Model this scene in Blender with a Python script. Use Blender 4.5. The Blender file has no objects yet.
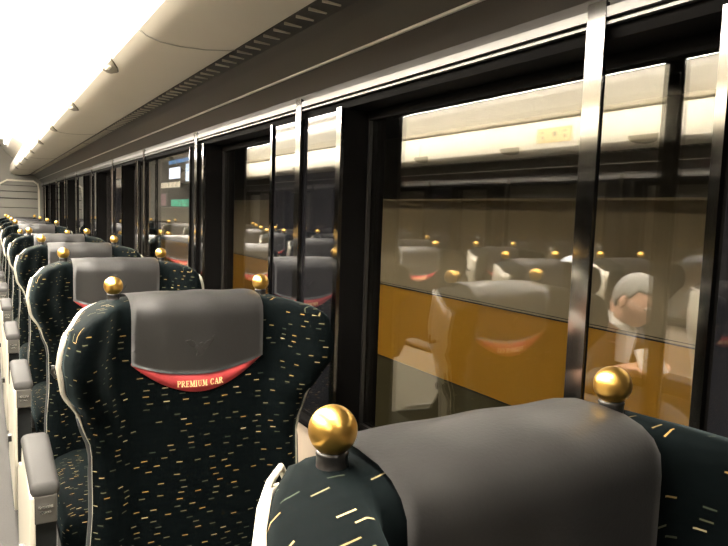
import bpy, bmesh, math, random
from math import sin, cos, pi, sqrt
from mathutils import Vector
random.seed(7)
C = bpy.context.scene.collection
SC = bpy.context.scene
EYE = 1.30            # camera height above the carriage floor
WR, WL = .768, -1.75  # inner faces of the two side walls
XC = (WR + WL) / 2
YB, YE = -1.3, 11.3   # carriage ends, the near one moved in to cut light from behind

# ------------------------------------------------------------------ materials
def mat(name, col, rough=.6, metal=0., **kw):
    m = bpy.data.materials.new(name); m.use_nodes = True
    nt = m.node_tree; b = nt.nodes['Principled BSDF']
    b.inputs['Base Color'].default_value = (*col, 1)
    b.inputs['Roughness'].default_value = rough
    b.inputs['Metallic'].default_value = metal
    for k, v in kw.items():
        k = k.replace('_', ' ')
        b.inputs[k].default_value = v
    return m
def noisy(m, scale=30, amt=.25, bump=.0, stretch=(1, 1, 1)):
    nt = m.node_tree; b = nt.nodes['Principled BSDF']
    tc = nt.nodes.new('ShaderNodeTexCoord'); mp = nt.nodes.new('ShaderNodeMapping')
    mp.inputs['Scale'].default_value = stretch
    n = nt.nodes.new('ShaderNodeTexNoise'); n.inputs['Scale'].default_value = scale; n.inputs['Detail'].default_value = 4
    nt.links.new(tc.outputs['Object'], mp.inputs[0]); nt.links.new(mp.outputs[0], n.inputs['Vector'])
    mr = nt.nodes.new('ShaderNodeMapRange'); mr.inputs['To Min'].default_value = 1 - amt; mr.inputs['To Max'].default_value = 1 + amt
    nt.links.new(n.outputs['Fac'], mr.inputs['Value'])
    mx = nt.nodes.new('ShaderNodeVectorMath'); mx.operation = 'SCALE'
    mx.inputs[0].default_value = b.inputs['Base Color'].default_value[:3]
    nt.links.new(mr.outputs[0], mx.inputs['Scale']); nt.links.new(mx.outputs[0], b.inputs['Base Color'])
    if bump:
        bp = nt.nodes.new('ShaderNodeBump'); bp.inputs['Strength'].default_value = bump; bp.inputs['Distance'].default_value = .002
        nt.links.new(n.outputs['Fac'], bp.inputs['Height']); nt.links.new(bp.outputs[0], b.inputs['Normal'])
    return m
def emit(name, col, s):
    m = bpy.data.materials.new(name); m.use_nodes = True
    nt = m.node_tree; nt.nodes.clear()
    e = nt.nodes.new('ShaderNodeEmission'); o = nt.nodes.new('ShaderNodeOutputMaterial')
    e.inputs[0].default_value = (*col, 1); e.inputs[1].default_value = s
    nt.links.new(e.outputs[0], o.inputs[0]); return m

def seat_fabric():
    m = bpy.data.materials.new('dashed_velvet'); m.use_nodes = True
    nt = m.node_tree; b = nt.nodes['Principled BSDF']; N = nt.nodes.new; L = nt.links.new
    def M(op, a, b_=None, c=None):
        n = N('ShaderNodeMath'); n.operation = op
        for i, v in enumerate((a, b_, c)):
            if v is None: continue
            if isinstance(v, (int, float)): n.inputs[i].default_value = v
            else: L(v, n.inputs[i])
        return n.outputs[0]
    uv = N('ShaderNodeUVMap'); sp = N('ShaderNodeSeparateXYZ'); L(uv.outputs[0], sp.inputs[0])
    oi = N('ShaderNodeObjectInfo')
    U, V = sp.outputs[0], sp.outputs[1]
    nz = N('ShaderNodeTexNoise'); nz.inputs['Scale'].default_value = 9; L(uv.outputs[0], nz.inputs['Vector'])
    wob = M('MULTIPLY', M('SUBTRACT', nz.outputs['Fac'], .5), .010)
    V2 = M('ADD', V, wob)
    rowf = M('DIVIDE', V2, .0135); row = M('FLOOR', rowf); fv = M('FRACT', rowf)
    wn = N('ShaderNodeTexWhiteNoise'); wn.noise_dimensions = '1D'; L(row, wn.inputs['W'])
    colf = M('ADD', M('DIVIDE', U, .041), M('MULTIPLY', wn.outputs['Value'], 7.0))
    colf = M('ADD', colf, 50.0)
    col = M('FLOOR', colf); fu = M('FRACT', colf)
    cb = N('ShaderNodeCombineXYZ'); L(row, cb.inputs[0]); L(col, cb.inputs[1])
    w2 = N('ShaderNodeTexWhiteNoise'); w2.noise_dimensions = '2D'; L(cb.outputs[0], w2.inputs['Vector'])
    s2 = N('ShaderNodeSeparateColor'); L(w2.outputs['Color'], s2.inputs[0])
    r1, r2, r3 = s2.outputs[0], s2.outputs[1], s2.outputs[2]
    cu = M('ADD', .35, M('MULTIPLY', r1, .3)); cv = M('ADD', .35, M('MULTIPLY', r2, .3))
    du = M('LESS_THAN', M('ABSOLUTE', M('SUBTRACT', fu, cu)), .155)
    dv = M('LESS_THAN', M('ABSOLUTE', M('SUBTRACT', fv, cv)), .075)
    on = M('LESS_THAN', r3, .62)
    mask = M('MULTIPLY', M('MULTIPLY', du, dv), on)
    ramp = N('ShaderNodeValToRGB'); L(M('FRACT', M('MULTIPLY', r3, 9.7)), ramp.inputs[0])
    e = ramp.color_ramp.elements; e[0].color = (.03, .04, .03, 1); e[1].color = (.34, .29, .17, 1)
    k = e.new(.45); k.color = (.13, .12, .07, 1); k = e.new(.75); k.color = (.24, .15, .05, 1)
    n2 = N('ShaderNodeTexNoise'); n2.inputs['Scale'].default_value = 22
    mpp = N('ShaderNodeMapping'); mpp.inputs['Scale'].default_value = (1, 5, 1); L(uv.outputs[0], mpp.inputs[0]); L(mpp.outputs[0], n2.inputs['Vector'])
    base = N('ShaderNodeMix'); base.data_type = 'RGBA'; L(n2.outputs['Fac'], base.inputs[0])
    base.inputs[6].default_value = (.0010, .0018, .0020, 1); base.inputs[7].default_value = (.0024, .0040, .0043, 1)
    mx = N('ShaderNodeMix'); mx.data_type = 'RGBA'; L(mask, mx.inputs[0]); L(base.outputs[2], mx.inputs[6]); L(ramp.outputs[0], mx.inputs[7])
    L(mx.outputs[2], b.inputs['Base Color'])
    b.inputs['Roughness'].default_value = .85
    b.inputs['Sheen Weight'].default_value = .07; b.inputs['Sheen Roughness'].default_value = .35
    b.inputs['Sheen Tint'].default_value = (.55, .75, .78, 1)
    b.inputs['Specular IOR Level'].default_value = .03
    return m

def glass_mat():
    # thin tinted double glazing: see-through with a Schlick mirror reflection
    m = bpy.data.materials.new('tinted_window_glass'); m.use_nodes = True
    nt = m.node_tree; nt.nodes.clear(); N = nt.nodes.new; L = nt.links.new
    g = N('ShaderNodeNewGeometry'); d = N('ShaderNodeVectorMath'); d.operation = 'DOT_PRODUCT'
    L(g.outputs['Incoming'], d.inputs[0]); L(g.outputs['Normal'], d.inputs[1])
    a = N('ShaderNodeMath'); a.operation = 'ABSOLUTE'; L(d.outputs['Value'], a.inputs[0])
    s = N('ShaderNodeMath'); s.operation = 'SUBTRACT'; s.inputs[0].default_value = 1; L(a.outputs[0], s.inputs[1])
    p = N('ShaderNodeMath'); p.operation = 'POWER'; L(s.outputs[0], p.inputs[0]); p.inputs[1].default_value = 5
    q = N('ShaderNodeMath'); q.operation = 'MULTIPLY_ADD'; L(p.outputs[0], q.inputs[0]); q.inputs[1].default_value = .9; q.inputs[2].default_value = .15
    t = N('ShaderNodeBsdfTransparent'); t.inputs[0].default_value = (.86, .85, .82, 1)
    gl = N('ShaderNodeBsdfGlossy'); gl.inputs['Roughness'].default_value = 0; gl.inputs[0].default_value = (1, 1, 1, 1)
    mx = N('ShaderNodeMixShader'); L(q.outputs[0], mx.inputs[0]); L(t.outputs[0], mx.inputs[1]); L(gl.outputs[0], mx.inputs[2])
    o = N('ShaderNodeOutputMaterial'); L(mx.outputs[0], o.inputs[0]); return m

M_FAB = seat_fabric()
M_GLASS = glass_mat()
M_PLAINFAB = noisy(mat('plain_dark_velvet', (.003, .0045, .005), .95, Sheen_Weight=.02), 120, .3)
M_COVER = noisy(mat('grey_leatherette', (.040, .0385, .037), .38, Specular_IOR_Level=.75), 260, .06, .12)
M_RED = noisy(mat('red_trim_cloth', (.42, .04, .042), .6), 90, .08)
M_LETTER = mat('gold_thread', (.85, .62, .30), .5)
M_EMB = mat('embossed_dark', (.018, .017, .016), .45)
M_GOLD = noisy(mat('brushed_gold', (.86, .52, .13), .30, 1.), 60, .07)
M_BLACKM = mat('black_metal', (.012, .011, .010), .28)
M_SHELL = noisy(mat('cream_shell', (.50, .47, .39), .35), 20, .03)
M_EDGE = mat('dark_grey_edging', (.03, .032, .034), .5)
M_CREAMTRIM = mat('pale_trim', (.62, .60, .55), .4)
M_EDGE2 = mat('armrest_end_grey', (.045, .043, .038), .45)
M_ARMPAD = noisy(mat('grey_arm_padding', (.035, .034, .0325), .6, Specular_IOR_Level=.12), 200, .08, .1)
M_CHROME = mat('chrome', (.75, .74, .72), .2, 1.)
M_SILVER = noisy(mat('satin_aluminium', (.17, .166, .158), .085, 1.), 40, .05, 0, (1, 1, .05))
M_RAIL = mat('satin_rail', (.15, .147, .14), .38, .9)
M_DARKFRAME = noisy(mat('dark_bronze_frame', (.003, .0027, .0025), .7, .0, Specular_IOR_Level=.05), 30, .15, 0, (1, 1, .1))
M_GLOSSBLK = mat('black_mirror_panel', (.006, .006, .007), .03, Specular_IOR_Level=.95)
M_HEADER = noisy(mat('dark_brown_header', (.035, .031, .026), .4, Specular_IOR_Level=.3), 8, .1, 0, (1, .1, 1))
M_BAND = noisy(mat('charcoal_vent_band', (.060, .056, .047), .45, Specular_IOR_Level=.3), 9, .12, 0, (1, .1, 1))
M_BEIGE = noisy(mat('beige_moulded_panel', (.86, .81, .68), .42), 5, .04)
M_CEIL = noisy(mat('ceiling_white', (.80, .76, .66), .55), 4, .03)
M_WALLB = noisy(mat('beige_wall_panel', (.34, .28, .22), .5), 12, .06)
M_FLOOR = noisy(mat('grey_carpet', (.055, .053, .05), .95), 180, .3, .3)
M_PLATE = mat('grey_plate', (.20, .175, .12), .4)
M_PLATEL = mat('pale_print_and_glint', (.62, .58, .48), .5)
M_LED = emit('ceiling_lamp_diffuser', (1, .915, .79), 48.)
M_LED2 = emit('led_line', (1, .93, .88), 80.)
M_CREAMWALL = noisy(mat('station_cream_panel', (.46, .40, .28), .6), 1.5, .08)
M_GOLDWALL = noisy(mat('station_ochre_band', (.62, .32, .025), .5), 2, .05)
M_OLIVE = noisy(mat('station_olive_base', (.085, .075, .033), .6), 3, .1)
M_BLACK = mat('black_ledge_shadow', (.01, .01, .01), .5)
M_CONC = noisy(mat('dark_concrete', (.06, .058, .05), .9), 3, .3)
M_SKIN = noisy(mat('skin', (.58, .34, .24), .5), 40, .06)
M_HAIRW = noisy(mat('white_hair', (.17, .165, .15), .7), 150, .25, .4, (1, 1, .2))
M_SUIT = noisy(mat('dark_suit_cloth', (.055, .05, .045), .9), 200, .2)
M_SHIRT = mat('white_shirt', (.8, .78, .74), .8)
M_PAPER = noisy(mat('paper', (.78, .74, .66), .8), 60, .06)
M_SCARF = noisy(mat('pale_blue_cloth', (.55, .60, .66), .9), 90, .1)

# ------------------------------------------------------------------ helpers
def tag(o, label=None, cat=None, group=None, kind=None):
    if label: o['label'] = label
    if cat: o['category'] = cat
    if group: o['group'] = group
    if kind: o['kind'] = kind
    return o
def empty(name, loc=(0, 0, 0), rz=0):
    o = bpy.data.objects.new(name, None); C.objects.link(o); o.location = loc; o.rotation_euler = (0, 0, rz)
    o.empty_display_size = .1; return o
def obj(name, bm, m, parent=None, smooth=False, bevel=0, loc=None):
    me = bpy.data.meshes.new(name)
    bmesh.ops.recalc_face_normals(bm, faces=bm.faces)
    bm.to_mesh(me); bm.free()
    for x in (m if isinstance(m, (list, tuple)) else [m]): me.materials.append(x)
    if smooth:
        for p in me.polygons: p.use_smooth = True
    o = bpy.data.objects.new(name, me); C.objects.link(o)
    if parent: o.parent = parent
    if loc: o.location = loc
    if bevel:
        b = o.modifiers.new('bevel', 'BEVEL'); b.width = bevel; b.segments = 2; b.limit_method = 'ANGLE'
    return o
def box(bm, x0, x1, y0, y1, z0, z1, mi=0):
    v = [bm.verts.new((x, y, z)) for x in (x0, x1) for y in (y0, y1) for z in (z0, z1)]
    for f in ((0, 1, 3, 2), (4, 6, 7, 5), (0, 4, 5, 1), (2, 3, 7, 6), (0, 2, 6, 4), (1, 5, 7, 3)):
        bm.faces.new([v[i] for i in f]).material_index = mi
    return bm
def BX(*a): return box(bmesh.new(), *a)
def prism_y(bm, prof, y0, y1):
    a = [bm.verts.new((x, y0, z)) for x, z in prof]; b = [bm.verts.new((x, y1, z)) for x, z in prof]
    n = len(prof)
    for i in range(n): bm.faces.new((a[i], a[(i+1) % n], b[(i+1) % n], b[i]))
    bm.faces.new(a); bm.faces.new(b[::-1]); return bm
def prism_x(bm, prof, x0, x1):
    a = [bm.verts.new((x0, y, z)) for y, z in prof]; b = [bm.verts.new((x1, y, z)) for y, z in prof]
    n = len(prof)
    for i in range(n): bm.faces.new((a[i], a[(i+1) % n], b[(i+1) % n], b[i]))
    bm.faces.new(a); bm.faces.new(b[::-1]); return bm
def tube(bm, pts, r, n=8, rs=None):
    rings = []
    pts = [Vector(p) for p in pts]
    for i, p in enumerate(pts):
        t = (pts[min(i+1, len(pts)-1)] - pts[max(i-1, 0)]).normalized()
        u = t.cross(Vector((0, 0, 1)))
        if u.length < .05: u = t.cross(Vector((0, 1, 0)))
        u.normalize(); w = t.cross(u); rr = rs[i] if rs else r
        rings.append([bm.verts.new(p + u*rr*cos(2*pi*k/n) + w*rr*sin(2*pi*k/n)) for k in range(n)])
    for a, b in zip(rings, rings[1:]):
        for k in range(n): bm.faces.new((a[k], a[(k+1) % n], b[(k+1) % n], b[k]))
    bm.faces.new(rings[0][::-1]); bm.faces.new(rings[-1]); return bm
def lathe(bm, prof, cx, cy, n=24):
    rings = []
    for r, z in prof:
        if r < 1e-6: rings.append([bm.verts.new((cx, cy, z))])
        else: rings.append([bm.verts.new((cx + r*cos(2*pi*k/n), cy + r*sin(2*pi*k/n), z)) for k in range(n)])
    for a, b in zip(rings, rings[1:]):
        for k in range(n):
            k2 = (k+1) % n
            if len(a) == 1 and len(b) == 1: continue
            if len(a) == 1: bm.faces.new((a[0], b[k], b[k2]))
            elif len(b) == 1: bm.faces.new((a[k], a[k2], b[0]))
            else: bm.faces.new((a[k], a[k2], b[k2], b[k]))
    return bm
def lut(tab, x):
    if x <= tab[0][0]: return tab[0][1]
    for (a, va), (b, vb) in zip(tab, tab[1:]):
        if x <= b:
            t = (x-a)/(b-a); t = t*t*(3-2*t); return va + (vb-va)*t
    return tab[-1][1]
def lin(tab, x):
    if x <= tab[0][0]: return tab[0][1]
    for (a, va), (b, vb) in zip(tab, tab[1:]):
        if x <= b: return va + (vb-va)*(x-a)/(b-a)
    return tab[-1][1]

# ------------------------------------------------------------------ the seat
# local frame: floor at z=0, occupant faces -y, the gold balls stand in the plane y=0
TW = [(.30, .235), (.55, .235), (.70, .225), (.80, .225), (.88, .247), (.94, .276), (1.00, .284), (1.06, .272), (1.12, .258)]
TP = [(.30, .11), (.60, .105), (.78, .098), (.86, .115), (.92, .160), (.98, .208), (1.03, .215), (1.07, .207), (1.12, .185)]
TG = [(0, 0), (.52, 0), (.60, .015), (.66, .15), (.72, .45), (.78, .78), (.83, .93), (.88, .99), (.92, 1.), (.965, .80), (1., .50)]
CF = .070
def tilt(z): return -.07*max(0, .95-z)
def yf(t, z):
    t = abs(t); ctr = CF + .006*cos(min(t/.6, 1)*pi/2)
    return -(ctr + (lut(TP, z)-CF)*lin(TG, t)) + tilt(z)
def yb(t, z):
    h = max(0, (abs(t)-.45)/.55)**3
    ye = yf(1., z)
    return ye*h + (.06+tilt(z))*(1-h)
def ztop(t):
    t = abs(t)
    zt = lut([(0, 1.107), (.50, 1.1055), (.62, 1.0995), (.70, 1.101), (.84, 1.094), (1.0, 1.062)], t)
    return zt
def RA(t, th): return max(.005, min(.042 if abs(t) < .6 else .042-.022*min(1, (abs(t)-.6)/.1), th*.45))
TC = [-1, -.985, -.96, -.92, -.87, -.83, -.78, -.72, -.66, -.60, -.54, -.45, -.3, -.15, 0]
TC = TC + [-t for t in TC[-2::-1]]
def backrest_mesh():
    bm = bmesh.new(); uvl = bm.loops.layers.uv.new('UVMap')
    NZ = 34; NA = 8; cols = []; uvs = {}
    for t in TC:
        zt = ztop(t); th = yb(t, zt-.03) - yf(t, zt-.03); ra = RA(t, th); zz = zt-ra
        pts = []
        for i in range(NZ+1): 
            z = .32 + (zz-.32)*i/NZ; pts.append((t*lut(TW, z), yf(t, z), z))
        f0, b0 = yf(t, zz), yb(t, zz)
        for i in range(1, NA):
            a = pi*i/NA
            sa, ca = sin(a)**.65, math.copysign(abs(cos(a))**.65, cos(a)); pts.append((t*lut(TW, zz+ra*sa), (f0+b0)/2 - ca*(b0-f0)/2, zz+ra*sa))
        for i in range(NZ, -1, -4):
            z = .32 + (zz-.32)*i/NZ; pts.append((t*lut(TW, z), yb(t, z), z))
        cols.append(pts)
    vs = []; ucum = 0; mid = NZ*2//3
    for ci, pts in enumerate(cols):
        if ci:
            ucum += (Vector(pts[mid]) - Vector(cols[ci-1][mid])).length
        row = []; v = 0
        for k, p in enumerate(pts):
            v = p[2] if k <= NZ else v + (Vector(p)-Vector(pts[k-1])).length
            vv = bm.verts.new(p); uvs[vv] = (ucum, v); row.append(vv)
        vs.append(row)
    tops = []
    h = len(TC)//2
    for k in range(len(vs[0])):
        for rng, sg in ((range(h, len(TC)), 1), (range(h, -1, -1), -1)):
            acc = 0; prev = None
            for ci in rng:
                if prev is not None: acc += (vs[ci][k].co - vs[prev][k].co).length
                uvs[vs[ci][k]] = (sg*acc + 5, uvs[vs[ci][k]][1]); prev = ci
    for a, b in zip(vs, vs[1:]):
        for k in range(len(a)-1):
            f = bm.faces.new((a[k], a[k+1], b[k+1], b[k]))
            if NZ <= k < NZ+NA: tops.append(f)
    for r in (vs[0], vs[-1]):
        bm.faces.new(r)
    bm.faces.new([r[0] for r in vs] + [r[-1] for r in vs[::-1]])
    for f in bm.faces:
        for l in f.loops: l[uvl].uv = uvs[l.vert]
    for f in tops:
        for l in f.loops: c = l.vert.co; l[uvl].uv = (c.x*.85+3.1, c.y+2.0)
    return bm
def shell_mesh():
    bm = bmesh.new(); vs = []
    NZ = 26
    T2 = [-1, -.95, -.88, -.8, -.7, -.6, -.45, -.2, 0, .2, .45, .6, .7, .8, .88, .95, 1]
    for t in T2:
        zt = ztop(t) - (.010 + .05*max(0, min(1, (.74-abs(t))/.1))); row = []
        for off in (.010, .001):
            rr = []
            for i in range(NZ+1):
                z = .30 + (zt-.30)*i/NZ; s = (1 if t > 0 else -1)
                o_ = off if off < .002 else .001 + .009*max(0, min(1, (z-.84)/.12)); x = t*lut(TW, z) + s*o_*abs(t)**4
                e = 0 if off == .001 else .004
                y = yb(t, z) + off*(1-.7*abs(t)**4) - (.006*abs(t)**8)
                rr.append(bm.verts.new((x, y, z - e*0)))
            row.append(rr)
        vs.append(row)
    for a, b in zip(vs, vs[1:]):
        for j in (0, 1):
            for k in range(NZ): bm.faces.new((a[j][k], a[j][k+1], b[j][k+1], b[j][k]))
        bm.faces.new((a[0][NZ], a[1][NZ], b[1][NZ], b[0][NZ])); bm.faces.new((a[0][0], b[0][0], b[1][0], a[1][0]))
    for r in (vs[0], vs[-1]):
        for k in range(NZ): bm.faces.new((r[0][k], r[0][k+1], r[1][k+1], r[1][k]))
    return bm
def piping_mesh(s=-1):
    bm = bmesh.new(); pts = []
    for i in range(30):
        z = .88 + (ztop(1)-.88-.006)*i/29
        pts.append((-lut(TW, z)-.004, yf(1, z)+.004, z))
    for t in (-.985, -.95, -.9, -.84, -.77, -.71):
        z = ztop(t)-.014; pts.append((t*lut(TW, z)-.004, yb(t, z)+.004, z))
    z = ztop(.66)-.04; pts.append((-.66*lut(TW, z), yb(.66, z)-.002, z))
    tube(bm, [(-s*x, y, z) for x, y, z in pts], .0034, 8)
    return bm
def band_mesh(s=-1):
    bm = bmesh.new()
    pts = [(-lut(TW, z)-.002, yf(1, z)+.004, z) for z in [.33+.55*i/20 for i in range(21)]]
    tube(bm, [(-s*x, y, z) for x, y, z in pts], .0055, 8); return bm
CWH = .145
def cover_pts(dx, zlow, off, back=True):
    # a vertical curve lying on the seat, from zlow in front over the top and down the back
    t = dx/.272; zt = ztop(t); th = yb(t, zt-.03) - yf(t, zt-.03); ra = RA(t, th); zz = zt-ra
    pts = []
    for i in range(11):
        z = zlow + (zz-zlow)*i/10; pts.append((dx, yf(t, z)-off, z))
    f0, b0 = yf(t, zz)-off, yb(t, zz)+.014
    for i in range(1, 10):
        a = pi*i/10; sa, ca = sin(a)**.75, math.copysign(abs(cos(a))**.75, cos(a)); pts.append((dx, (f0+b0)/2-ca*(b0-f0)/2, zz+(ra+off)*sa))
    if back:
        for i in range(7): 
            z = zz - i*.03; pts.append((dx, yb(t, z)+.014, z))
    return pts
Z_CORN, Z_GREY, Z_RED = EYE-.331, EYE-.361, EYE-.400
def zgrey(dx): return Z_CORN + (Z_GREY-Z_CORN)*(1-(dx/CWH)**2)
def zred(dx): return Z_CORN + (Z_RED-Z_CORN)*(1-abs(dx/CWH)**1.9)
def cover_mesh():
    bm = bmesh.new(); n = 24; rows = []
    for i in range(n+1):
        dx = -CWH + 2*CWH*i/n
        o = .0065 + .001*sin(dx*60)
        rows.append([bm.verts.new(p) for p in cover_pts(dx, zgrey(dx), o)])
    for a, b in zip(rows, rows[1:]):
        for k in range(len(a)-1): bm.faces.new((a[k], a[k+1], b[k+1], b[k]))
    # thickness by duplicating inwards
    r = bmesh.ops.solidify(bm, geom=bm.faces[:], thickness=.0022)
    return bm
def trim_mesh():
    bm = bmesh.new(); n = 40; rows = []
    for i in range(n+1):
        dx = -CWH + 2*CWH*i/n; t = dx/.272; col = []
        for s in (0, .5, 1):
            z = zgrey(dx)+.004 + (zred(dx)-zgrey(dx)-.004)*s
            col.append([bm.verts.new((dx, yf(t, z)-o, z)) for o in (.0035, .0015)])
        rows.append(col)
    for a, b in zip(rows, rows[1:]):
        for s in (0, 1):
            for j in (0, 1): bm.faces.new((a[s][j], a[s+1][j], b[s+1][j], b[s][j]))
        for s in (0, 2): bm.faces.new((a[s][0], a[s][1], b[s][1], b[s][0]))
    return bm
# serif letters from strokes on a 1-high grid: (x0,y0,x1,y1,width)
TH, TN = .17, .075
GLY = {
 'P': (.62, [(.14,0,.14,1,TH),(.02,0,.30,0,TN),(.02,1,.14,1,TN),(.14,1,.38,1,TN),(.38,1,.52,.87,TH*.8),(.52,.87,.52,.63,TH),(.52,.63,.38,.5,TH*.8),(.38,.5,.14,.5,TN)]),
 'R': (.72, [(.14,0,.14,1,TH),(.02,0,.28,0,TN),(.02,1,.14,1,TN),(.14,1,.36,1,TN),(.36,1,.50,.87,TH*.8),(.50,.87,.50,.66,TH),(.50,.66,.36,.52,TH*.8),(.36,.52,.14,.52,TN),(.30,.52,.62,0,TH),(.58,0,.72,0,TN)]),
 'E': (.60, [(.14,0,.14,1,TH),(.02,0,.50,0,TN),(.02,1,.50,1,TN),(.14,.52,.40,.52,TN),(.50,0,.54,.22,TN),(.50,1,.50,.80,TN),(.40,.42,.40,.62,TN)]),
 'M': (.92, [(.14,0,.16,1,TN),(.02,0,.26,0,TN),(.04,1,.18,1,TN),(.18,1,.44,.08,TH),(.44,.08,.72,1,TN),(.74,0,.74,1,TH),(.62,0,.88,0,TN),(.72,1,.86,1,TN)]),
 'I': (.32, [(.14,0,.14,1,TH),(.02,0,.26,0,TN),(.02,1,.26,1,TN)]),
 'U': (.74, [(.16,1,.16,.28,TH),(.16,.28,.28,.03,TH*.8),(.28,.03,.46,.03,TN),(.46,.03,.58,.28,TN),(.58,.28,.58,1,TN),(.04,1,.28,1,TN),(.48,1,.68,1,TN)]),
 'C': (.72, [(.60,.80,.46,.98,TN),(.46,.98,.28,.98,TN),(.28,.98,.12,.72,TH*.8),(.12,.72,.12,.28,TH),(.12,.28,.28,.02,TH*.8),(.28,.02,.48,.02,TN),(.48,.02,.62,.20,TN),(.60,.98,.60,.74,TN)]),
 'A': (.74, [(.12,0,.36,1,TN),(.36,1,.62,0,TH),(.20,.34,.52,.34,TN),(.0,0,.24,0,TN),(.48,0,.74,0,TN)]),
 ' ': (.34, [])}
def lettering_mesh():
    bm = bmesh.new(); txt = 'PREMIUM CAR'; h = .0125; gap = .075
    tot = sum(GLY[c][0]+gap for c in txt)-gap; x = -tot/2*h
    for c in txt:
        w, st = GLY[c]
        for x0, y0, x1, y1, wd in st:
            d = Vector((x1-x0, y1-y0)); 
            d.normalize(); nn = Vector((-d.y, d.x))*wd/2
            e = d*TN*.3
            q = [Vector((x0, y0))-e+nn, Vector((x1, y1))+e+nn, Vector((x1, y1))+e-nn, Vector((x0, y0))-e-nn]
            def P(p, o):
                dx = x+p.x*h; z = EYE-.388 + p.y*h + 1.1*dx*dx
                return bm.verts.new((dx, yf(dx/.272, z)-o, z))
            a = [P(p, .0042) for p in q]; b = [P(p, .003) for p in q]
            bm.faces.new(a); bm.faces.new(b[::-1])
            for k in range(4): bm.faces.new((a[k], b[k], b[(k+1) % 4], a[(k+1) % 4]))
        x += (w+gap)*h
    return bm
def bird_mesh():
    bm = bmesh.new()
    # a bird with raised wings
    polys = [[(-.030,.012),(-.020,.014),(-.012,.010),(-.008,.002),(-.012,-.004),(-.022,.002)],
             [(.034,.022),(.024,.012),(.014,.008),(.006,-.002),(.010,-.008),(.022,-.002),(.030,.008)],
             [(-.012,.004),(0,-.004),(.010,-.002),(.012,-.012),(.004,-.020),(-.006,-.022),(-.004,-.012)],
             [(.000,.004),(.006,.008),(.010,.002),(.004,-.004),(-.002,-.004)]]
    for pl in polys:
        def P(p, o):
            x, z = p[0]-.004, p[1]+EYE-.297; return bm.verts.new((x, yf(x/.272, z)-o, z))
        a = [P(p, .0088) for p in pl]; b = [P(p, .004) for p in pl]
        bm.faces.new(a); bm.faces.new(b[::-1])
        for k in range(len(pl)): bm.faces.new((a[k], b[k], b[(k+1) % len(pl)], a[(k+1) % len(pl)]))
    return bm
def rounded_slab(bm, x0, x1, y0, y1, z0, z1, r, nx=4):
    # rounded box via bevel
    b2 = bmesh.new(); box(b2, x0, x1, y0, y1, z0, z1)
    bmesh.ops.bevel(b2, geom=b2.edges[:]+b2.verts[:], offset=r, segments=nx, profile=.5, affect='EDGES')
    me = bpy.data.meshes.new('tmp'); b2.to_mesh(me); b2.free(); bm.from_mesh(me); bpy.data.meshes.remove(me)
    return bm
def fab_uv(bm):
    uvl = bm.loops.layers.uv.verify()
    for f in bm.faces:
        n = f.normal
        for l in f.loops:
            c = l.vert.co
            l[uvl].uv = (c.x, c.y*.97+c.z) if abs(n.x) < .7 else (c.y, c.z)
    return bm
BALLX = .1675
SM = {}
def mesh_of(key, name, build, m, smooth=True, bevel=0):
    if key not in SM:
        o = obj(name, build(), m, smooth=smooth, bevel=bevel); SM[key] = o; return o
    src = SM[key]; o = src.copy(); C.objects.link(o); return o
def seat_body(root, dx, arms):
    def put(key, name, build, m, smooth=True, par=None, bevel=0, x=None):
        o = mesh_of(key, name, build, m, smooth, bevel); o.name = name
        o.parent = par or root; o.location = ((dx if x is None else x) if par is None else 0, 0, 0)
        return o
    put('back', 'backrest', backrest_mesh, M_FAB)
    sh = put('shell', 'back_shell', shell_mesh, M_SHELL); sh['label'] = 'cream white moulded back shell'
    for i, s in enumerate((-1, 1)):
        p = put('pipe%d' % i, 'piping', lambda s=s: piping_mesh(s), M_SHELL, par=sh); p['label'] = 'thin cream edge piping'
        eb = put('band%d' % i, 'edge_band', lambda s=s: band_mesh(s), M_EDGE, par=sh); eb['label'] = 'dark grey lower edging'
        def hook(s=s):
            return tube(bmesh.new(), [(s*.262, -.075, .965), (s*.290, -.078, .962), (s*.294, -.080, .972), (s*.292, -.080, .984)], .0045, 8)
        hk = put('hook%d' % i, 'coat_hook', hook, M_BLACKM, par=sh)
    cv = put('cover', 'headrest_cover', cover_mesh, M_COVER); cv['label'] = 'grey leatherette headrest cover'
    t = put('trim', 'cover_trim', trim_mesh, M_RED, par=cv); t['label'] = 'red crescent flap at the foot of the cover'
    l = put('letters', 'lettering', lettering_mesh, M_LETTER, smooth=False, par=cv); l['label'] = 'gold PREMIUM CAR lettering'
    b = put('bird', 'bird_emblem', bird_mesh, M_EMB, smooth=False, par=cv)
    for i, s in enumerate((-1, 1)):
        def ball(s=s):
            bm = bmesh.new(); r = .0198; zc = EYE-.171
            return lathe(bm, [(r*sin(pi*k/20), zc-r*cos(pi*k/20)) for k in range(21)], s*BALLX, 0, 32)
        def collar(s=s):
            return lathe(bmesh.new(), [(0, 1.075), (.0150, 1.075), (.0150, 1.097), (.0128, 1.099), (.0128, 1.108), (.0135, 1.1105), (.0120, 1.113), (0, 1.1135)], s*BALLX, 0, 24)
        g = put('ball%d' % i, 'finial_ball', ball, M_GOLD); g['label'] = 'gold ball finial'
        c = put('collar%d' % i, 'finial_collar', collar, M_BLACKM, par=g)
    def cushion(): return fab_uv(rounded_slab(bmesh.new(), -.235, .235, -.64, -.06, .30, .45, .05))
    put('cush', 'seat_cushion', cushion, M_FAB)
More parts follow.
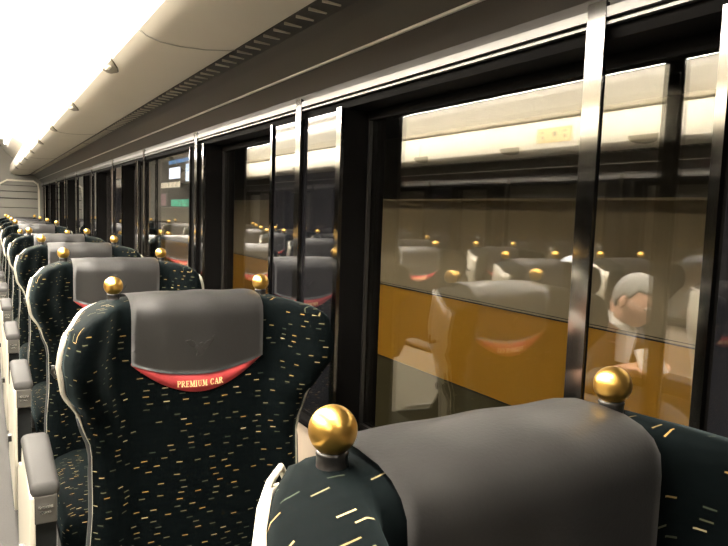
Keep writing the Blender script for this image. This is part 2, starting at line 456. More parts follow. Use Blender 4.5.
def arm_parts(root, x, side, short=False):
    # side: +1 = cream panel faces -x, -1 = faces +x
    k = 'arm%d%d' % (side, short)
    def panel():
        if short: return prism_x(bmesh.new(), [(-.77, .30), (-.80, .34), (-.80, .56), (-.77, .592), (-.68, .592), (-.655, .56), (-.655, .33), (-.68, .30)], .022, .034)
        prof = [(-.74, .10), (-.80, .30), (-.80, .595), (-.41, .595), (-.36, .52), (-.12, .44), (-.08, .40), (-.08, .10)]
        return prism_x(bmesh.new(), prof, *((-.034, -.022) if side > 0 else (.022, .034)))
    def inner():
        prof = [(-.70, .12), (-.765, .32), (-.765, .585), (-.43, .585), (-.37, .50), (-.12, .42), (-.09, .12)]
        return fab_uv(prism_x(bmesh.new(), prof, *((-.0215, .026) if side > 0 else (-.026, .0215))))
    def pad():
        bm = rounded_slab(bmesh.new(), -.033, .033, -.80, -.41, .596, .632, .016)
        for v in bm.verts:
            if v.co.y < -.74: v.co.z -= (-.74-v.co.y)**2*3.5
            v.co.x *= 1 + .12*sin((v.co.y+.8)*4)
        return bm
    def end(): return BX(-.026, .026, -.800, -.772, .525, .597)
    def latch():
        bm = BX(-.016, .016, -.805, -.799, .566, .573)
        return box(bm, -.012, .012, -.803, -.799, .552, .557)
    def put(key, name, build, m, par=None, smooth=False, bevel=0):
        o = mesh_of(k+key, name, build, m, smooth, bevel); o.name = name; o.parent = par or root
        o.location = (0, 0, 0) if par else (x, 0, 0); return o
    p = put('panel', 'arm_panel', panel, M_SHELL, bevel=.004); p['label'] = 'cream side panel under the armrest'
    put('inner', 'arm_lining', inner, M_PLAINFAB)
    a = put('pad', 'armrest', pad, M_ARMPAD, smooth=True); a['label'] = 'padded grey armrest'
    put('end', 'armrest_end', end, M_EDGE2, par=a, bevel=.004)
    l = put('latch', 'latch', latch, M_CHROME, par=a); l['label'] = 'small chrome latch'
def seat_base(root, x0, x1):
    bm = BX(x0+.04, x1-.04, -.60, -.06, .05, .30); box(bm, x0+.10, x1-.10, -.52, -.12, .0, .06)
    o = obj('seat_base', bm, M_BLACKM, root, bevel=.01)
def make_single(loc):
    r = empty('train_seat', loc)
    seat_body(r, 0, None); arm_parts(r, -.288, 1); arm_parts(r, .288, -1, True); seat_base(r, -.24, .24)
    k = BX(-.335, -.322, -.50, -.47, .30, .325); obj('pedal', k, M_BLACKM, r)
    return r
def copy_tree(o, parent=None):
    c = o.copy(); C.objects.link(c)
    if parent: c.parent = parent
    for ch in list(o.children): copy_tree(ch, c)
    return c
SX = .4025; Y1 = .436; PITCH = 1.02
ords = ['nearest', 'second', 'third', 'fourth', 'fifth', 'sixth', 'seventh', 'eighth', 'ninth', 'farthest']
LAB = ['dark dashed velvet seat nearest the camera, its grey headrest filling the bottom right corner',
       'dark dashed velvet seat whose red headrest trim reads PREMIUM CAR in full view',
       'dark velvet window-row seat directly behind the one with the readable red trim',
       'dark velvet window-row seat, fourth from the camera, grey headrest cover',
       'dark velvet window-row seat, fifth from the camera, just before the lower reclined one',
       'reclined window-row seat whose gold balls sit lower than those around it',
       'window-row seat directly behind the reclined low one',
       'window-row seat, second behind the reclined low one',
       'window-row seat, next to last before the end wall',
       'last window-row seat, closest to the end wall']
proto = make_single((SX, Y1, 0))
for i in range(10):
    o = proto if i == 0 else copy_tree(proto)
    y = Y1 + PITCH*i - (.008 if i else 0)
    o.location = (SX, y, 0)
    if i == 5:
        for ch in o.children:        # reclined: only the upper body tips back
            if ch.name.split('.')[0] in ('backrest', 'back_shell', 'headrest_cover', 'finial_ball'):
                a = -.20; py, pz = -.20, .40
                ch.rotation_euler = (a, 0, 0)
                ch.location = (ch.location.x, py - (py*cos(a) - pz*sin(a)), pz - (py*sin(a) + pz*cos(a)))
    tag(o, LAB[i], 'seat', 'single seats along the window wall')
# the pairs across the aisle (seen mirrored in the glass)
def make_pair(loc):
    r = empty('double_train_seat', loc)
    for dx in (.335, -.335): seat_body(r, dx, None)
    arm_parts(r, .335+.288, -1); arm_parts(r, -.335-.288, 1)
    o = mesh_of('cpad', 'centre_armrest', lambda: rounded_slab(bmesh.new(), -.05, .05, -.80, -.12, .55, .63, .018), M_ARMPAD)
    o.parent = r; o.location = (0, 0, 0)
    seat_base(r, -.57, .57)
    return r
LPX = -.905
pair = make_pair((LPX, 1.27, 0))
LP = ['double seat across the aisle, nearest of those mirrored in the big window',
      'double seat across the aisle on which the reading man sits, mirrored in the window',
      'double seat across the aisle directly behind the reading man',
      'fourth double seat across the aisle, mirrored small in the window glass',
      'fifth double seat across the aisle, mirrored dimly in the glass',
      'sixth double seat across the aisle, mirrored dimly in the glass',
      'seventh double seat across the aisle, mirrored dimly in the glass',
      'eighth double seat across the aisle, mirrored dimly in the glass',
      'rearmost double seat across the aisle by the end wall']
for i in range(9):
    o = pair if i == 0 else copy_tree(pair)
    o.location = (LPX, 1.27+1.0*i, 0)
    tag(o, LP[i], 'seat', 'double seats across the aisle')

# ------------------------------------------------------------------ carriage shell
def S(name, bm, m, parent=None, **k):
    o = obj(name, bm, m, parent, **k)
    if not parent: o['kind'] = 'structure'
    return o
Z = lambda z: z+EYE
S('floor', BX(WL-.12, WR+.12, YB, YE, -.06, 0), M_FLOOR)
def side(sgn):
    W = WR if sgn > 0 else WL
    X = lambda x: x if sgn > 0 else WL + (WR - x)          # right-hand coordinate mirrored to the other side
    def b(bm, x0, x1, *a): 
        x0, x1 = X(x0), X(x1); return box(bm, min(x0, x1), max(x0, x1), *a)
    nm = 'right' if sgn > 0 else 'left'
    wall = S('wall_'+nm, b(bmesh.new(), WR, WR+.10, YB, YE, 0, Z(-.59)), M_WALLB)
    sill = S('window_sill', b(bmesh.new(), .752, .882, YB, YE, Z(-.59), Z(-.572)), M_DARKFRAME, wall, bevel=.003)
    S('sill_edge', b(bmesh.new(), .7505, .7525, YB, YE, Z(-.588), Z(-.584)), M_SILVER, wall)
    bm = prism_y(bmesh.new(), [(X(x), Z(z)) for x, z in ((.776, .281), (.776, .325), (.742, .372), (.742, .40), (.90, .40), (.90, .281))], YB, YE)
    S('header', bm, M_HEADER, wall)
    S('lintel', b(bmesh.new(), .779, .90, YB, YE, Z(.262), Z(.281)), M_DARKFRAME, wall)
    # windows: (near, far) edges in the plane of the wall
    wins = [(-.95, .02), (.47, 1.43), (1.89, 2.60), (2.815, 3.90), (3.96, 4.42), (4.82, 5.52), (5.87, 6.30), (6.86, 7.62), (7.90, 8.45), (8.90, 9.65), (9.90, 10.5)]
    edges = [YB] + [e for w in wins for e in w] + [YE]
    for i in range(0, len(edges), 2):
        y0, y1 = edges[i], edges[i+1]
        p = S('window_pillar', b(bmesh.new(), .7775, .90, y0, y1, Z(-.572), Z(.262)), M_DARKFRAME, wall)
        if y1-y0 > .3:
            S('mirror_panel', b(bmesh.new(), .7745, .7775, y0+.03, y1-.02, Z(-.56), Z(.258)), M_GLOSSBLK, p)
        if y1 < YE-.1: S('edge_strip', b(bmesh.new(), .768, .7775, y1-.014, y1, Z(-.572), Z(.265)), M_SILVER, p)
        if y0 > YB+.1: S('edge_strip', b(bmesh.new(), .768, .7775, y0, y0+.024, Z(-.572), Z(.265)), M_SILVER, p)
    for i, (y0, y1) in enumerate(wins):
        n = i+1 if sgn > 0 else i+1+len(wins)
        gx = .800 if i == 3 else .860
        g = S('window_%d' % n, b(bmesh.new(), gx, gx+.006, y0, y1, Z(-.572), Z(.262)), M_GLASS)
        f = bmesh.new()
        b(f, gx-.012, gx-.002, y0+.0005, y0+.006, Z(-.570), Z(.2385)); b(f, gx-.012, gx-.002, y1-.006, y1-.0005, Z(-.570), Z(.2385)); b(f, gx-.012, gx-.002, y0+.006, y1-.006, Z(-.570), Z(-.553))
        S('window_frame', f, M_BLACKM, g)
        if i != 3: S('blind_box', b(bmesh.new(), .846, .858, y0+.0005, y1-.0005, Z(.2385), Z(.261)), M_DARKFRAME, g)
    # top rails in two lines
    rail = bmesh.new(); b(rail, .764, .776, YB, YE, Z(.2905), Z(.305)); b(rail, .766, .776, YB, YE, Z(.2805), Z(.2845))
    S('trim_1' if sgn > 0 else 'trim_3', rail, M_RAIL)
    S('trim_2' if sgn > 0 else 'trim_4', b(bmesh.new(), .736, .742, YB, YE, Z(.371), Z(.3775)), M_CREAMTRIM)
    for k in range(-1, 11):
        yy = .670 + 1.02*k
        p = S('trim_%d' % (k+(10 if sgn > 0 else 30)), b(bmesh.new(), .7665, .770, yy-.032, yy, Z(-.572), Z(.312)), M_DARKFRAME)
        S('silver_face', b(bmesh.new(), .7625, .7665, yy-.032, yy, Z(-.572), Z(.314)), M_SILVER, p)
        S('silver_back', b(bmesh.new(), .770, .7735, yy-.030, yy-.002, Z(-.572), Z(.240)), M_SILVER, p)
    # luggage rack pod
    prof = [(.776, .62), (.42, .64), (.375, .625), (.350, .585), (.340, .52), (.3405, .475), (.348, .453), (.366, .440), (.40, .430), (.45, .426), (.52, .428), (.585, .436), (.602, .441), (.604, .452), (.604, .47), (.776, .47)]
    rk = obj('luggage_rack', prism_y(bmesh.new(), [(X(x), Z(z)) for x, z in prof], YB, YE), M_BEIGE)
    for pl in rk.data.polygons: pl.use_smooth = len(pl.vertices) == 4
    rk.data.set_sharp_from_angle(angle=math.radians(32)) if hasattr(rk.data, 'set_sharp_from_angle') else None
    tag(rk, 'long beige moulded luggage rack above the window-side seats' if sgn > 0 else 'long beige luggage rack across the aisle, mirrored in the windows', 'luggage rack')
    band = prism_y(bmesh.new(), [(X(x), Z(z)) for x, z in ((.6045, .445), (.6045, .439), (.665, .434), (.690, .415), (.735, .376), (.742, .376), (.776, .376), (.776, .4695), (.6045, .4695))], YB, YE)
    vb = obj('vent_band', band, M_BAND, rk)
    for y in range(-1, 11):
        if sgn < 0 and y > 5: continue
        sl = bmesh.new()
        for j in range(15):
            yy = y + .03 + j*.065
            b(sl, .607, .650, yy, yy+.0045, Z(.4325), Z(.4385))  # pale bars stand in for light glinting through the vent slots
        obj('vent_slot_glints', sl, M_PLATEL, vb)
    for k in range(10):
        yc = 1.23 + 1.02*(k-1)
        if yc > YE: break
        pl = bmesh.new()
        # half-round plate hugging the lower edge
        rail_pts = [(.3385, .490), (.3455, .455), (.364, .4385), (.398, .428)]
        def on(s, o):
            s = max(0, min(2.999, s)); i = int(s); f = s-i
            (a, c), (d, e) = rail_pts[i], rail_pts[i+1]
            return (a+(d-a)*f - o*.8, c+(e-c)*f - o)
        N_ = 12; outs = []
        for o_ in (.0018, -.002):
            grid = []
            for q in range(7):
                s = .35 + 2.15*q/6; hw = .092*sqrt(max(.0, 1-(q/6.0)**2)) + .002
                grid.append([pl.verts.new((X(on(s, o_)[0]), yc + hw*u, Z(on(s, o_)[1]))) for u in (-1, -.5, 0, .5, 1)])
            outs.append(grid)
            for a, c in zip(grid, grid[1:]):
                for u in range(4): pl.faces.new((a[u], a[u+1], c[u+1], c[u]))
        A_, B_ = outs
        for q in range(6):
            for u in (0, 4): pl.faces.new((A_[q][u], A_[q+1][u], B_[q+1][u], B_[q][u]))
        for q in (0, 6):
            for u in range(4): pl.faces.new((A_[q][u], A_[q][u+1], B_[q][u+1], B_[q][u]))
        p = obj('seat_number_plate', pl, M_PLATE, rk, smooth=False)
        if k < 4 and sgn > 0:
            x, z = on(1.4, .0055)
            bm = bmesh.new()
            for a in (-.026, -.006, .014): b(bm, x-.004, x+.010, yc+a, yc+a+.012, Z(z)-.002, Z(z)+.003)
            obj('plate_print', bm, M_PLATEL, p)
    # panel joints of the rack
    for yj in (1.75, 4.3, 6.9, 9.4):
        bm = bmesh.new(); pr = [(x, z) for x, z in prof[1:13]]
        inner = [(X(x), Z(z)) for x, z in pr]
        outer = [(X(x-.0015 if x < .36 else x), Z(z-.0018 if x > .345 else z)) for x, z in pr]
        a = [bm.verts.new((x, yj, z)) for x, z in outer]; c = [bm.verts.new((x, yj+.006, z)) for x, z in outer]
        d = [bm.verts.new((x, yj, z)) for x, z in inner]; e = [bm.verts.new((x, yj+.006, z)) for x, z in inner]
        for q in range(len(a)-1):
            bm.faces.new((a[q], a[q+1], c[q+1], c[q])); bm.faces.new((a[q], a[q+1], d[q+1], d[q])); bm.faces.new((c[q], c[q+1], e[q+1], e[q]))
        obj('panel_joint', bm, M_SHELL, rk)
    return wall, rk, b, X
wallR, rackR, bR, XR = side(1)
wallL, rackL, bL, XLf = side(-1)
# equipment panel on the far rack front (two pairs of dots and a round button)
pn = tag(obj('alarm_panel', bL(bmesh.new(), .3355, .3395, 2.74, 3.02, Z(.485), Z(.575)), noisy(mat('pale_yellow_panel', (.62, .50, .26), .5), 30, .05)), 'pale yellow alarm panel on the far luggage rack, mirrored in the big window', 'panel')
for y, z, r in ((2.79, .55, .008), (2.79, .518, .010), (2.97, .55, .008), (2.97, .518, .010), (2.87, .535, .016)):
    bm = bmesh.new(); n = 14; x = XLf(.3335)
    a = [bm.verts.new((x, y+r*cos(2*pi*k/n), Z(z)+r*sin(2*pi*k/n))) for k in range(n)]
    c = [bm.verts.new((x-.002, v.co.y, v.co.z)) for v in a]
    bm.faces.new(a); bm.faces.new(c[::-1])
    for k in range(n): bm.faces.new((a[k], c[k], c[(k+1) % n], a[(k+1) % n]))
    obj('indicator', bm, M_PLATE, pn)

# ceiling: coves from the racks up to the flat centre
cp = [(.42, .66), (.36, .70), (.29, .77), (.24, .845), (.22, .875), (.0, .905), (XC, .92)]
cpl = [(WL+WR-x, z) for x, z in cp[::-1][1:]]
full = cp + cpl
outer = [(x, z+.05) for x, z in full[::-1]]
cl = prism_y(bmesh.new(), [(x, Z(z)) for x, z in full + outer], YB, YE)
S('ceiling', cl, M_CEIL)
bm = BX(WR-.001+.008, WR+.12, YB, YE, Z(.4005), Z(.75)); box(bm, .43, WR+.12, YB, YE, Z(.66), Z(.72))
S('ceiling_side', bm, M_CEIL, bpy.data.objects['ceiling'])
bm = BX(WL-.12, WL-.007, YB, YE, Z(.4005), Z(.75)); box(bm, WL-.12, WL+.338, YB, YE, Z(.66), Z(.72))
S('ceiling_side', bm, M_CEIL, bpy.data.objects['ceiling'])
for x0, x1, lb in ((-.16, .13, 'long warm white ceiling lamp running above the aisle and window-side seats'), (XC*2-.13, XC*2+.16, 'long warm white ceiling lamp above the double seats, seen only mirrored')):
    for (a, c) in ((.12, 8.4),):
        t = empty('ceiling_lamp', ((x0+x1)/2, (a+c)/2, Z(.875))); tag(t, lb, 'ceiling light')
        hx, hy = (x1-x0)/2, (c-a)/2
        obj('diffuser', BX(-hx, hx, -hy, hy, -.006, .004), M_LED, t)
        fr = BX(-hx-.012, -hx, -hy, hy, -.008, .03); box(fr, hx, hx+.012, -hy, hy, -.008, .03)
        obj('lamp_frame', fr, M_CEIL, t)
for x, lb in ((.250, 'thin bright light line at the ceiling edge above the window-side rack'), (WL+WR-.250, 'thin bright light line at the far ceiling edge, mirrored along the window tops')):
    tag(obj('light_line', BX(x-.007, x+.007, YB+.02, 10.2, Z(.806), Z(.822)), M_LED2), lb, 'ceiling light')

# end walls
ew = S('wall_far', BX(WL-.12, WR+.12, YE, YE+.08, 0, Z(.97)), noisy(mat('end_wall_grey', (.25, .24, .205), .5), 6, .08))
fr = bmesh.new()
pp = [(.17, .0), (.17, 1.40), (.20, 1.58), (.30, 1.64), (.66, 1.64), (.72, 1.60), (.735, 1.50), (.735, .0)]
pts = [(x, YE-.012, z) for x, z in pp]
tube(fr, pts, .014, 8)
S('partition_frame', fr, M_BEIGE, ew, smooth=True)
for z, dz in ((.90, .01), (1.02, .01), (1.22, .008), (1.36, .012), (1.47, .008), (1.56, .008)):
    S('partition_rail', BX(.2, .715, YE-.008, YE, z, z+dz), M_SILVER, ew)
dr = S('door_1', BX(XC-.34, XC+.34, YE-.03, YE-.0005, 0, Z(.62)), M_WALLB)
S('door_glass', BX(XC-.18, XC+.18, YE-.034, YE-.0305, .9, 1.75), M_GLOSSBLK, dr); S('door_handle', BX(XC+.24, XC+.27, YE-.06, YE-.0305, .95, 1.25), M_CHROME, dr)
nw = S('wall_near', BX(WL-.12, WR+.12, YB-.08, YB, 0, Z(.97)), M_HEADER)  # unseen wall, set close and dark to keep light off the seat fronts

# ------------------------------------------------------------------ outside: barrier and station
bw = empty('platform_barrier', (2.2, 0, Z(-1.6)))
tag(bw, 'long platform barrier with ochre middle band seen through the windows', 'barrier')
def bp(name, z0, z1, m, x=0., t=.06, y0=-4, y1=40): return obj(name, BX(x, x+t, y0, y1, z0+1.6, z1+1.6), m, bw)
bp('cream_panel', -.440, .090, M_CREAMWALL, y1=7.4); bp('cream_panel', -.440, .0, M_CREAMWALL, y0=7.4); bp('ochre_band', -.905, -.446, M_GOLDWALL); bp('olive_base', -1.6, -.911, M_OLIVE)
bp('ledge_shadow', -.446, -.440, M_BLACK, -.004, .05); bp('ledge_shadow', -.432, -.429, M_BLACK, -.002, .05); bp('ledge_shadow', -.911, -.905, M_BLACK, -.004, .05)  # black strips draw in the shadows under the barrier ledges
bp('top_cap', .090, .100, M_CREAMWALL, -.02, .10, y1=7.4); bp('top_cap', .0, .012, M_CEIL, -.02, .10, y0=7.4)
gs = S('trim_60', BX(WR+.2, 2.2, -6, 42, -.9, -.85), M_CONC)
pf = S('floor_station', BX(2.3, 12, -6, 42, -.3, -.2), M_CONC)
sw = S('wall_station', BX(12, 12.2, -6, 42, -.3, 5), noisy(mat('station_wall_grey', (.16, .15, .13), .8), 2, .2))
S('wall_station_end', BX(-8, 12, 42, 42.2, -1, 5), noisy(mat('station_end_grey', (.14, .14, .14), .8), 2, .2))
S('ceiling_station', BX(WR+.3, 12, -6, 42, 3.9, 4.0), M_CONC)
S('wall_station_left', BX(-3.4, -3.3, -6, 42, -1, 5), noisy(mat('station_wall_pale', (.42, .40, .34), .7), 1, .15))
for k in range(4):
    t = lampk = tag(obj('added_track_lamp', BX(1.35, 1.47, -3+5*k, -1+5*k+1.5, 3.2, 3.26), emit('added_tube_%d' % k, (1, .84, .60), 12.)), 'added unseen lamp tube above the track, lighting the barrier', 'lamp', 'added unseen lamps over the track')  # tubes added out of view to light the barrier
    hg = BX(1.40, 1.42, -2.2+5*k, -2.18+5*k, 3.26, 3.9); box(hg, 1.40, 1.42, -.4+5*k, -.38+5*k, 3.26, 3.9); obj('hanger', hg, M_BLACKM, lampk)
S('wall_station_board', BX(6.0801, 6.16, 21, 40, -.2, 3.9), noisy(mat('board_grey', (.10, .10, .095), .8), 2, .2))
def sign(name, y0, y1, z0, z1, m, label, cat, x=6.):
    t = obj(name, BX(x, x+.08, y0, y1, Z(z0), Z(z1)), mat(name+'_case', (.05, .05, .06), .5)); tag(t, label, cat)
    obj('screen_face', BX(x-.01, x-.0005, y0+.03, y1-.03, Z(z0)+.03, Z(z1)-.03), m, t); return t
def lit(n, c, s):
    # softly uneven lit display: procedural patches, like a notice seen through dirty glass
    m = bpy.data.materials.new(n); m.use_nodes = True; nt = m.node_tree; nt.nodes.clear()
    e = nt.nodes.new('ShaderNodeEmission'); o = nt.nodes.new('ShaderNodeOutputMaterial')
    tc = nt.nodes.new('ShaderNodeTexCoord'); v = nt.nodes.new('ShaderNodeTexNoise'); v.inputs['Scale'].default_value = 3
    r = nt.nodes.new('ShaderNodeValToRGB'); nt.links.new(tc.outputs['Object'], v.inputs['Vector']); nt.links.new(v.outputs['Fac'], r.inputs[0])
    r.color_ramp.elements[0].position = .35; r.color_ramp.elements[1].position = .62
    r.color_ramp.elements[0].color = (*[x*.6 for x in c], 1); r.color_ramp.elements[1].color = (*c, 1)
    nt.links.new(r.outputs[0], e.inputs[0]); e.inputs[1].default_value = s; nt.links.new(e.outputs[0], o.inputs[0]); return m
sign('departure_screen', 23.1, 24.7, 1.04, 1.50, lit('screen_white', (.70, .78, 1.), 5.0), 'bright blue-white station screen seen through the third window', 'screen')
sign('station_screen', 21.5, 22.4, .90, 1.56, lit('screen_pale', (.62, .75, 1.), 4.0), 'narrow bright screen at the right edge of the third window', 'screen')
sign('blue_signboard', 21.5, 24.8, 1.58, 2.2, lit('sign_blue', (.06, .22, .5), 2.6), 'blue lit signboard above the white station screen', 'sign')
sign('cream_counter_sign', 23.1, 27.8, .72, .98, lit('sign_cream', (.85, .74, .55), 2.2), 'long cream lit strip below the station screens', 'sign')
sign('green_poster', 21.6, 24.4, .03, .34, lit('poster_green', (.06, .5, .30), 2.0), 'green lit poster low in the third window', 'poster')
sign('pink_poster', 25.2, 27.4, .05, .56, lit('poster_pink', (.42, .20, .24), 1.2), 'dull pink poster low in the third window', 'poster')
sign('light_pillar', 26.9, 27.4, 1.1, 1.7, lit('pillar_lamp', (.9, .84, .7), 2.6), 'left of two short upright lamps in the third window', 'lamp')
sign('light_pillar', 26.3, 26.75, 1.1, 1.7, lit('pillar_lamp_b', (.9, .84, .7), 2.6), 'right of two short upright lamps in the third window', 'lamp')
sign('blue_screen', 37.6, 39.4, 1.0, 1.63, lit('screen_blue', (.5, .6, 1.), 2.6), 'small bluish screen seen through the fifth window', 'screen')

# ------------------------------------------------------------------ people across the aisle (seen mirrored)
def skin_mesh(name, verts, edges, radii, m, parent=None, sub=2, root=0):
    me = bpy.data.meshes.new(name); me.from_pydata(verts, edges, []); me.materials.append(m)
    o = bpy.data.objects.new(name, me); C.objects.link(o)
    if parent: o.parent = parent
    s = o.modifiers.new('skin', 'SKIN'); s.use_smooth_shade = True
    for i, r in enumerate(radii):
        v = me.skin_vertices[0].data[i]; v.radius = (r, r) if isinstance(r, (int, float)) else r
    me.skin_vertices[0].data[root].use_root = True
    b = o.modifiers.new('sub', 'SUBSURF'); b.levels = sub; b.render_levels = sub
    return o
def ico(bm, c, r, sub=3):
    res = bmesh.ops.create_icosphere(bm, subdivisions=sub, radius=1)
    for v in res['verts']: v.co = Vector((c[0]+v.co.x*r[0], c[1]+v.co.y*r[1], c[2]+v.co.z*r[2]))
    return res['verts']
def person(loc, nod, hair, coat, label, glasses=True, collar=True, hold=None):
    r = empty('person', loc); tag(r, label, 'person')
    V, E_, R_ = [], [], []
    def add(p, rad, frm=None):
        V.append(p); R_.append(rad)
        if frm is not None: E_.append((frm, len(V)-1))
        return len(V)-1
    HZ, HY = .985, -.50
    pel = add((0, -.22, .53), (.16, .12)); wa = add((0, -.26, .66), (.145, .115), pel); ch = add((0, -.33, .80), (.155, .115), wa)
    nb = add((0, -.395, .87), (.075, .07), ch); nk = add((0, -.44, .905), (.052, .054), nb)
    hb = add((0, HY+.045, HZ-.03), (.07, .075), nk); ht = add((0, HY+.02, HZ+.045), (.066, .072), hb)
    wrists = []
    for s in (-1, 1):
        sh = add((s*.165, -.35, .825), .058, ch); el = add((s*.225, -.42, .62), .042, sh); wr = add((s*.085, -.50, .70), .028, el)
        pa = add((s*.075, -.555, .715), (.034, .018), wr); wrists.append(wr)
        for k in range(4):
            a = add((s*(.095-.018*k), -.595, .730-.012*k), .0092, pa); b = add((s*(.085-.016*k), -.615+.004*k, .712-.012*k), .0085, a); add((s*(.070-.014*k), -.602, .695-.010*k), .0078, b)
        t = add((s*.048, -.570, .745), .0105, pa); add((s*.040, -.595, .762), .009, t)
        hp = add((s*.10, -.27, .51), .088, pel); kn = add((s*.12, -.66, .49), .064, hp); an = add((s*.12, -.66, .12), .042, kn); add((s*.13, -.78, .045), .035, an)
    body = skin_mesh('body', V, E_, R_, M_SKIN, r)
    # clothing: jacket and trousers just outside the body
    j = [(0, -.22, .50), (0, -.26, .66), (0, -.325, .795), (0, -.38, .855), (0, -.415, .885)]; jr = [(.172, .132), (.158, .126), (.172, .135), (.135, .105), (.085, .078)]; je = [(0, 1), (1, 2), (2, 3), (3, 4)]
    for s in (-1, 1):
        b = len(j); j += [(s*.165, -.345, .825), (s*.226, -.42, .62), (s*.105, -.485, .69)]; jr += [.074, .062, .046]; je += [(2, b), (b, b+1), (b+1, b+2)]
    skin_mesh('jacket', j, je, jr, coat, r)
    tv = [(0, -.22, .52)]; tr = [(.168, .125)]; te = []
    for s in (-1, 1):
        b = len(tv); tv += [(s*.10, -.27, .515), (s*.12, -.66, .49), (s*.12, -.66, .14)]; tr += [.096, .074, .055]; te += [(0, b), (b, b+1), (b+1, b+2)]
    skin_mesh('trousers', tv, te, tr, M_SUIT, r)
    for s in (-1, 1):
        sb = bmesh.new(); ico(sb, (s*.13, -.76, .045), (.045, .13, .042)); obj('shoe', sb, M_BLACKM, r, smooth=True)
    # face: one sculpted head surface
    hd = bmesh.new(); vs = ico(hd, (0, 0, 0), (.074, .094, .108), 4)
    for v in vs:
        x, y, z = v.co
        if y < 0:
            f = -y/.094
            v.co.x *= 1 - .12*max(0, -z/.108)*f
            nose = math.exp(-(x/.012)**2 - ((z+.012)/.022)**2); v.co.y -= .020*nose*f
            eye = sum(math.exp(-((x-s*.031)/.014)**2 - ((z-.012)/.011)**2) for s in (-1, 1)); v.co.y += .009*eye*f
            brow = math.exp(-((z-.034)/.010)**2)*math.exp(-(x/.05)**2); v.co.y -= .005*brow*f
            mouth = math.exp(-(x/.022)**2 - ((z+.052)/.004)**2); v.co.y += .005*mouth
            lips = math.exp(-(x/.022)**2)*(math.exp(-((z+.045)/.005)**2) + math.exp(-((z+.060)/.006)**2)); v.co.y -= .004*lips
            chin = math.exp(-(x/.022)**2 - ((z+.088)/.014)**2); v.co.y -= .008*chin
    hr = empty('head', (0, HY, HZ)); 
    bpy.data.objects.remove(hr)
    def place(o):
        o.location = (0, HY, HZ); o.rotation_euler = (nod, 0, 0); return o
    face = place(obj('face', hd, M_SKIN, r, smooth=True))
    for s in (-1, 1):
        eb = bmesh.new(); ico(eb, (s*.031, -.077, .012), (.0105, .0095, .0085), 2); e = obj('eye', eb, M_PAPER, face, smooth=True)
        pb = bmesh.new(); ico(pb, (s*.031, -.0855, .010), (.0045, .002, .0045), 2); obj('pupil', pb, M_BLACKM, face, smooth=True).name = 'pupil'
        er = bmesh.new(); ico(er, (s*.076, .004, .0), (.010, .018, .030), 3); obj('ear', er, M_SKIN, face, smooth=True)
    hb_ = bmesh.new(); vs = ico(hb_, (0, .004, .010), (.082, .098, .108), 4)
    dele = [v for v in vs if v.co.y < -.030 and v.co.z < .062 or v.co.z < -.045 or (abs(v.co.x) > .06 and v.co.z < .01 and v.co.y < .02)]
    bmesh.ops.delete(hb_, geom=dele, context='VERTS'); bmesh.ops.solidify(hb_, geom=hb_.faces[:], thickness=.006)
    place(obj('hair', hb_, hair, r, smooth=True))
    if glasses:
        g = bmesh.new()
        for s in (-1, 1):
            c = [(s*.031+.020*cos(a*pi/8), -.098, .010+.015*sin(a*pi/8)) for a in range(17)]; tube(g, c, .0015, 6)
            tube(g, [(s*.052, -.096, .012), (s*.078, -.06, .012), (s*.080, .0, .012)], .0014, 6)
        tube(g, [(-.011, -.100, .012), (0, -.105, .014), (.011, -.100, .012)], .0014, 6)
        place(obj('glasses', g, M_CHROME, r, smooth=True))
    if collar:
        cb = bmesh.new()
        for s in (-1, 1):
            q = [(s*.012, -.500, .835), (s*.075, -.455, .885), (s*.085, -.40, .915), (s*.070, -.405, .945), (s*.045, -.465, .920), (s*.018, -.495, .880)]
            a = [cb.verts.new(p) for p in q]; b = [cb.verts.new((p[0]*.9, p[1]+.008, p[2]-.002)) for p in q]
            cb.faces.new(a); cb.faces.new(b[::-1])
            for k in range(6): cb.faces.new((a[k], b[k], b[(k+1) % 6], a[(k+1) % 6]))
        ft = [(-.035, -.492, .86), (.035, -.492, .86), (.014, -.478, .72), (-.014, -.478, .72)]
        a = [cb.verts.new(p) for p in ft]; b = [cb.verts.new((p[0], p[1]+.05, p[2])) for p in ft]
        cb.faces.new(a); cb.faces.new(b[::-1])
        for k in range(4): cb.faces.new((a[k], b[k], b[(k+1) % 4], a[(k+1) % 4]))
        obj('shirt_collar', cb, M_SHIRT, r)
    return r
p1 = person((LPX+.335, 2.17, 0), .42, M_HAIRW, M_SUIT, 'grey-haired man in glasses, dark jacket and white collar, reading, mirrored in the glass')
bk = tag(obj('open_booklet', prism_x(bmesh.new(), [(-.010, 0), (.0, .004), (.006, .004), (-.002, .11), (-.010, .11)], -.075, .075), M_PAPER, loc=(LPX+.335, 2.17-.612, .70)), 'open white booklet in the hands of the reading man', 'booklet')
bk.rotation_euler = (-.5, 0, 0)
p2 = person((LPX-.335, 3.10, 0), .2, M_SCARF, M_SCARF, 'person in pale cap and jacket seated beyond the reading man, mirrored', glasses=False, collar=False)

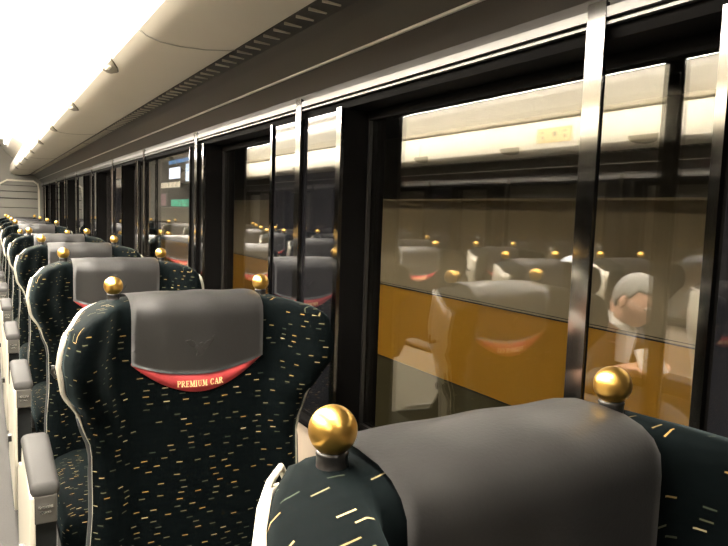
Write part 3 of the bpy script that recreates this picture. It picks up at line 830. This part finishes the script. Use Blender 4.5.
# ------------------------------------------------------------------ camera
def basis(yaw, pitch, roll):
    fw = Vector((sin(yaw)*cos(pitch), cos(yaw)*cos(pitch), -sin(pitch)))
    rt = Vector((cos(yaw), -sin(yaw), 0)); up = rt.cross(fw)
    r = cos(roll)*rt + sin(roll)*up; u = -sin(roll)*rt + cos(roll)*up
    return r, u, fw
from mathutils import Matrix
cam = bpy.data.cameras.new('camera'); co = bpy.data.objects.new('camera', cam); C.objects.link(co)
r_, u_, f_ = basis(.5358, .0913, .0337)
co.matrix_world = Matrix(((r_.x, u_.x, -f_.x, 0), (r_.y, u_.y, -f_.y, 0), (r_.z, u_.z, -f_.z, EYE), (0, 0, 0, 1)))
cam.sensor_width = 36; cam.lens = 640/728*36; cam.clip_start = .02
SC.camera = co
w = bpy.data.worlds.new('world'); SC.world = w; w.use_nodes = True
w.node_tree.nodes['Background'].inputs[0].default_value = (.02, .02, .022, 1); w.node_tree.nodes['Background'].inputs[1].default_value = .3
vs_ = SC.view_settings
vs_.view_transform = 'Standard'; vs_.look = 'None'; vs_.gamma = 1; vs_.use_curve_mapping = False
vs_.exposure = 0.2
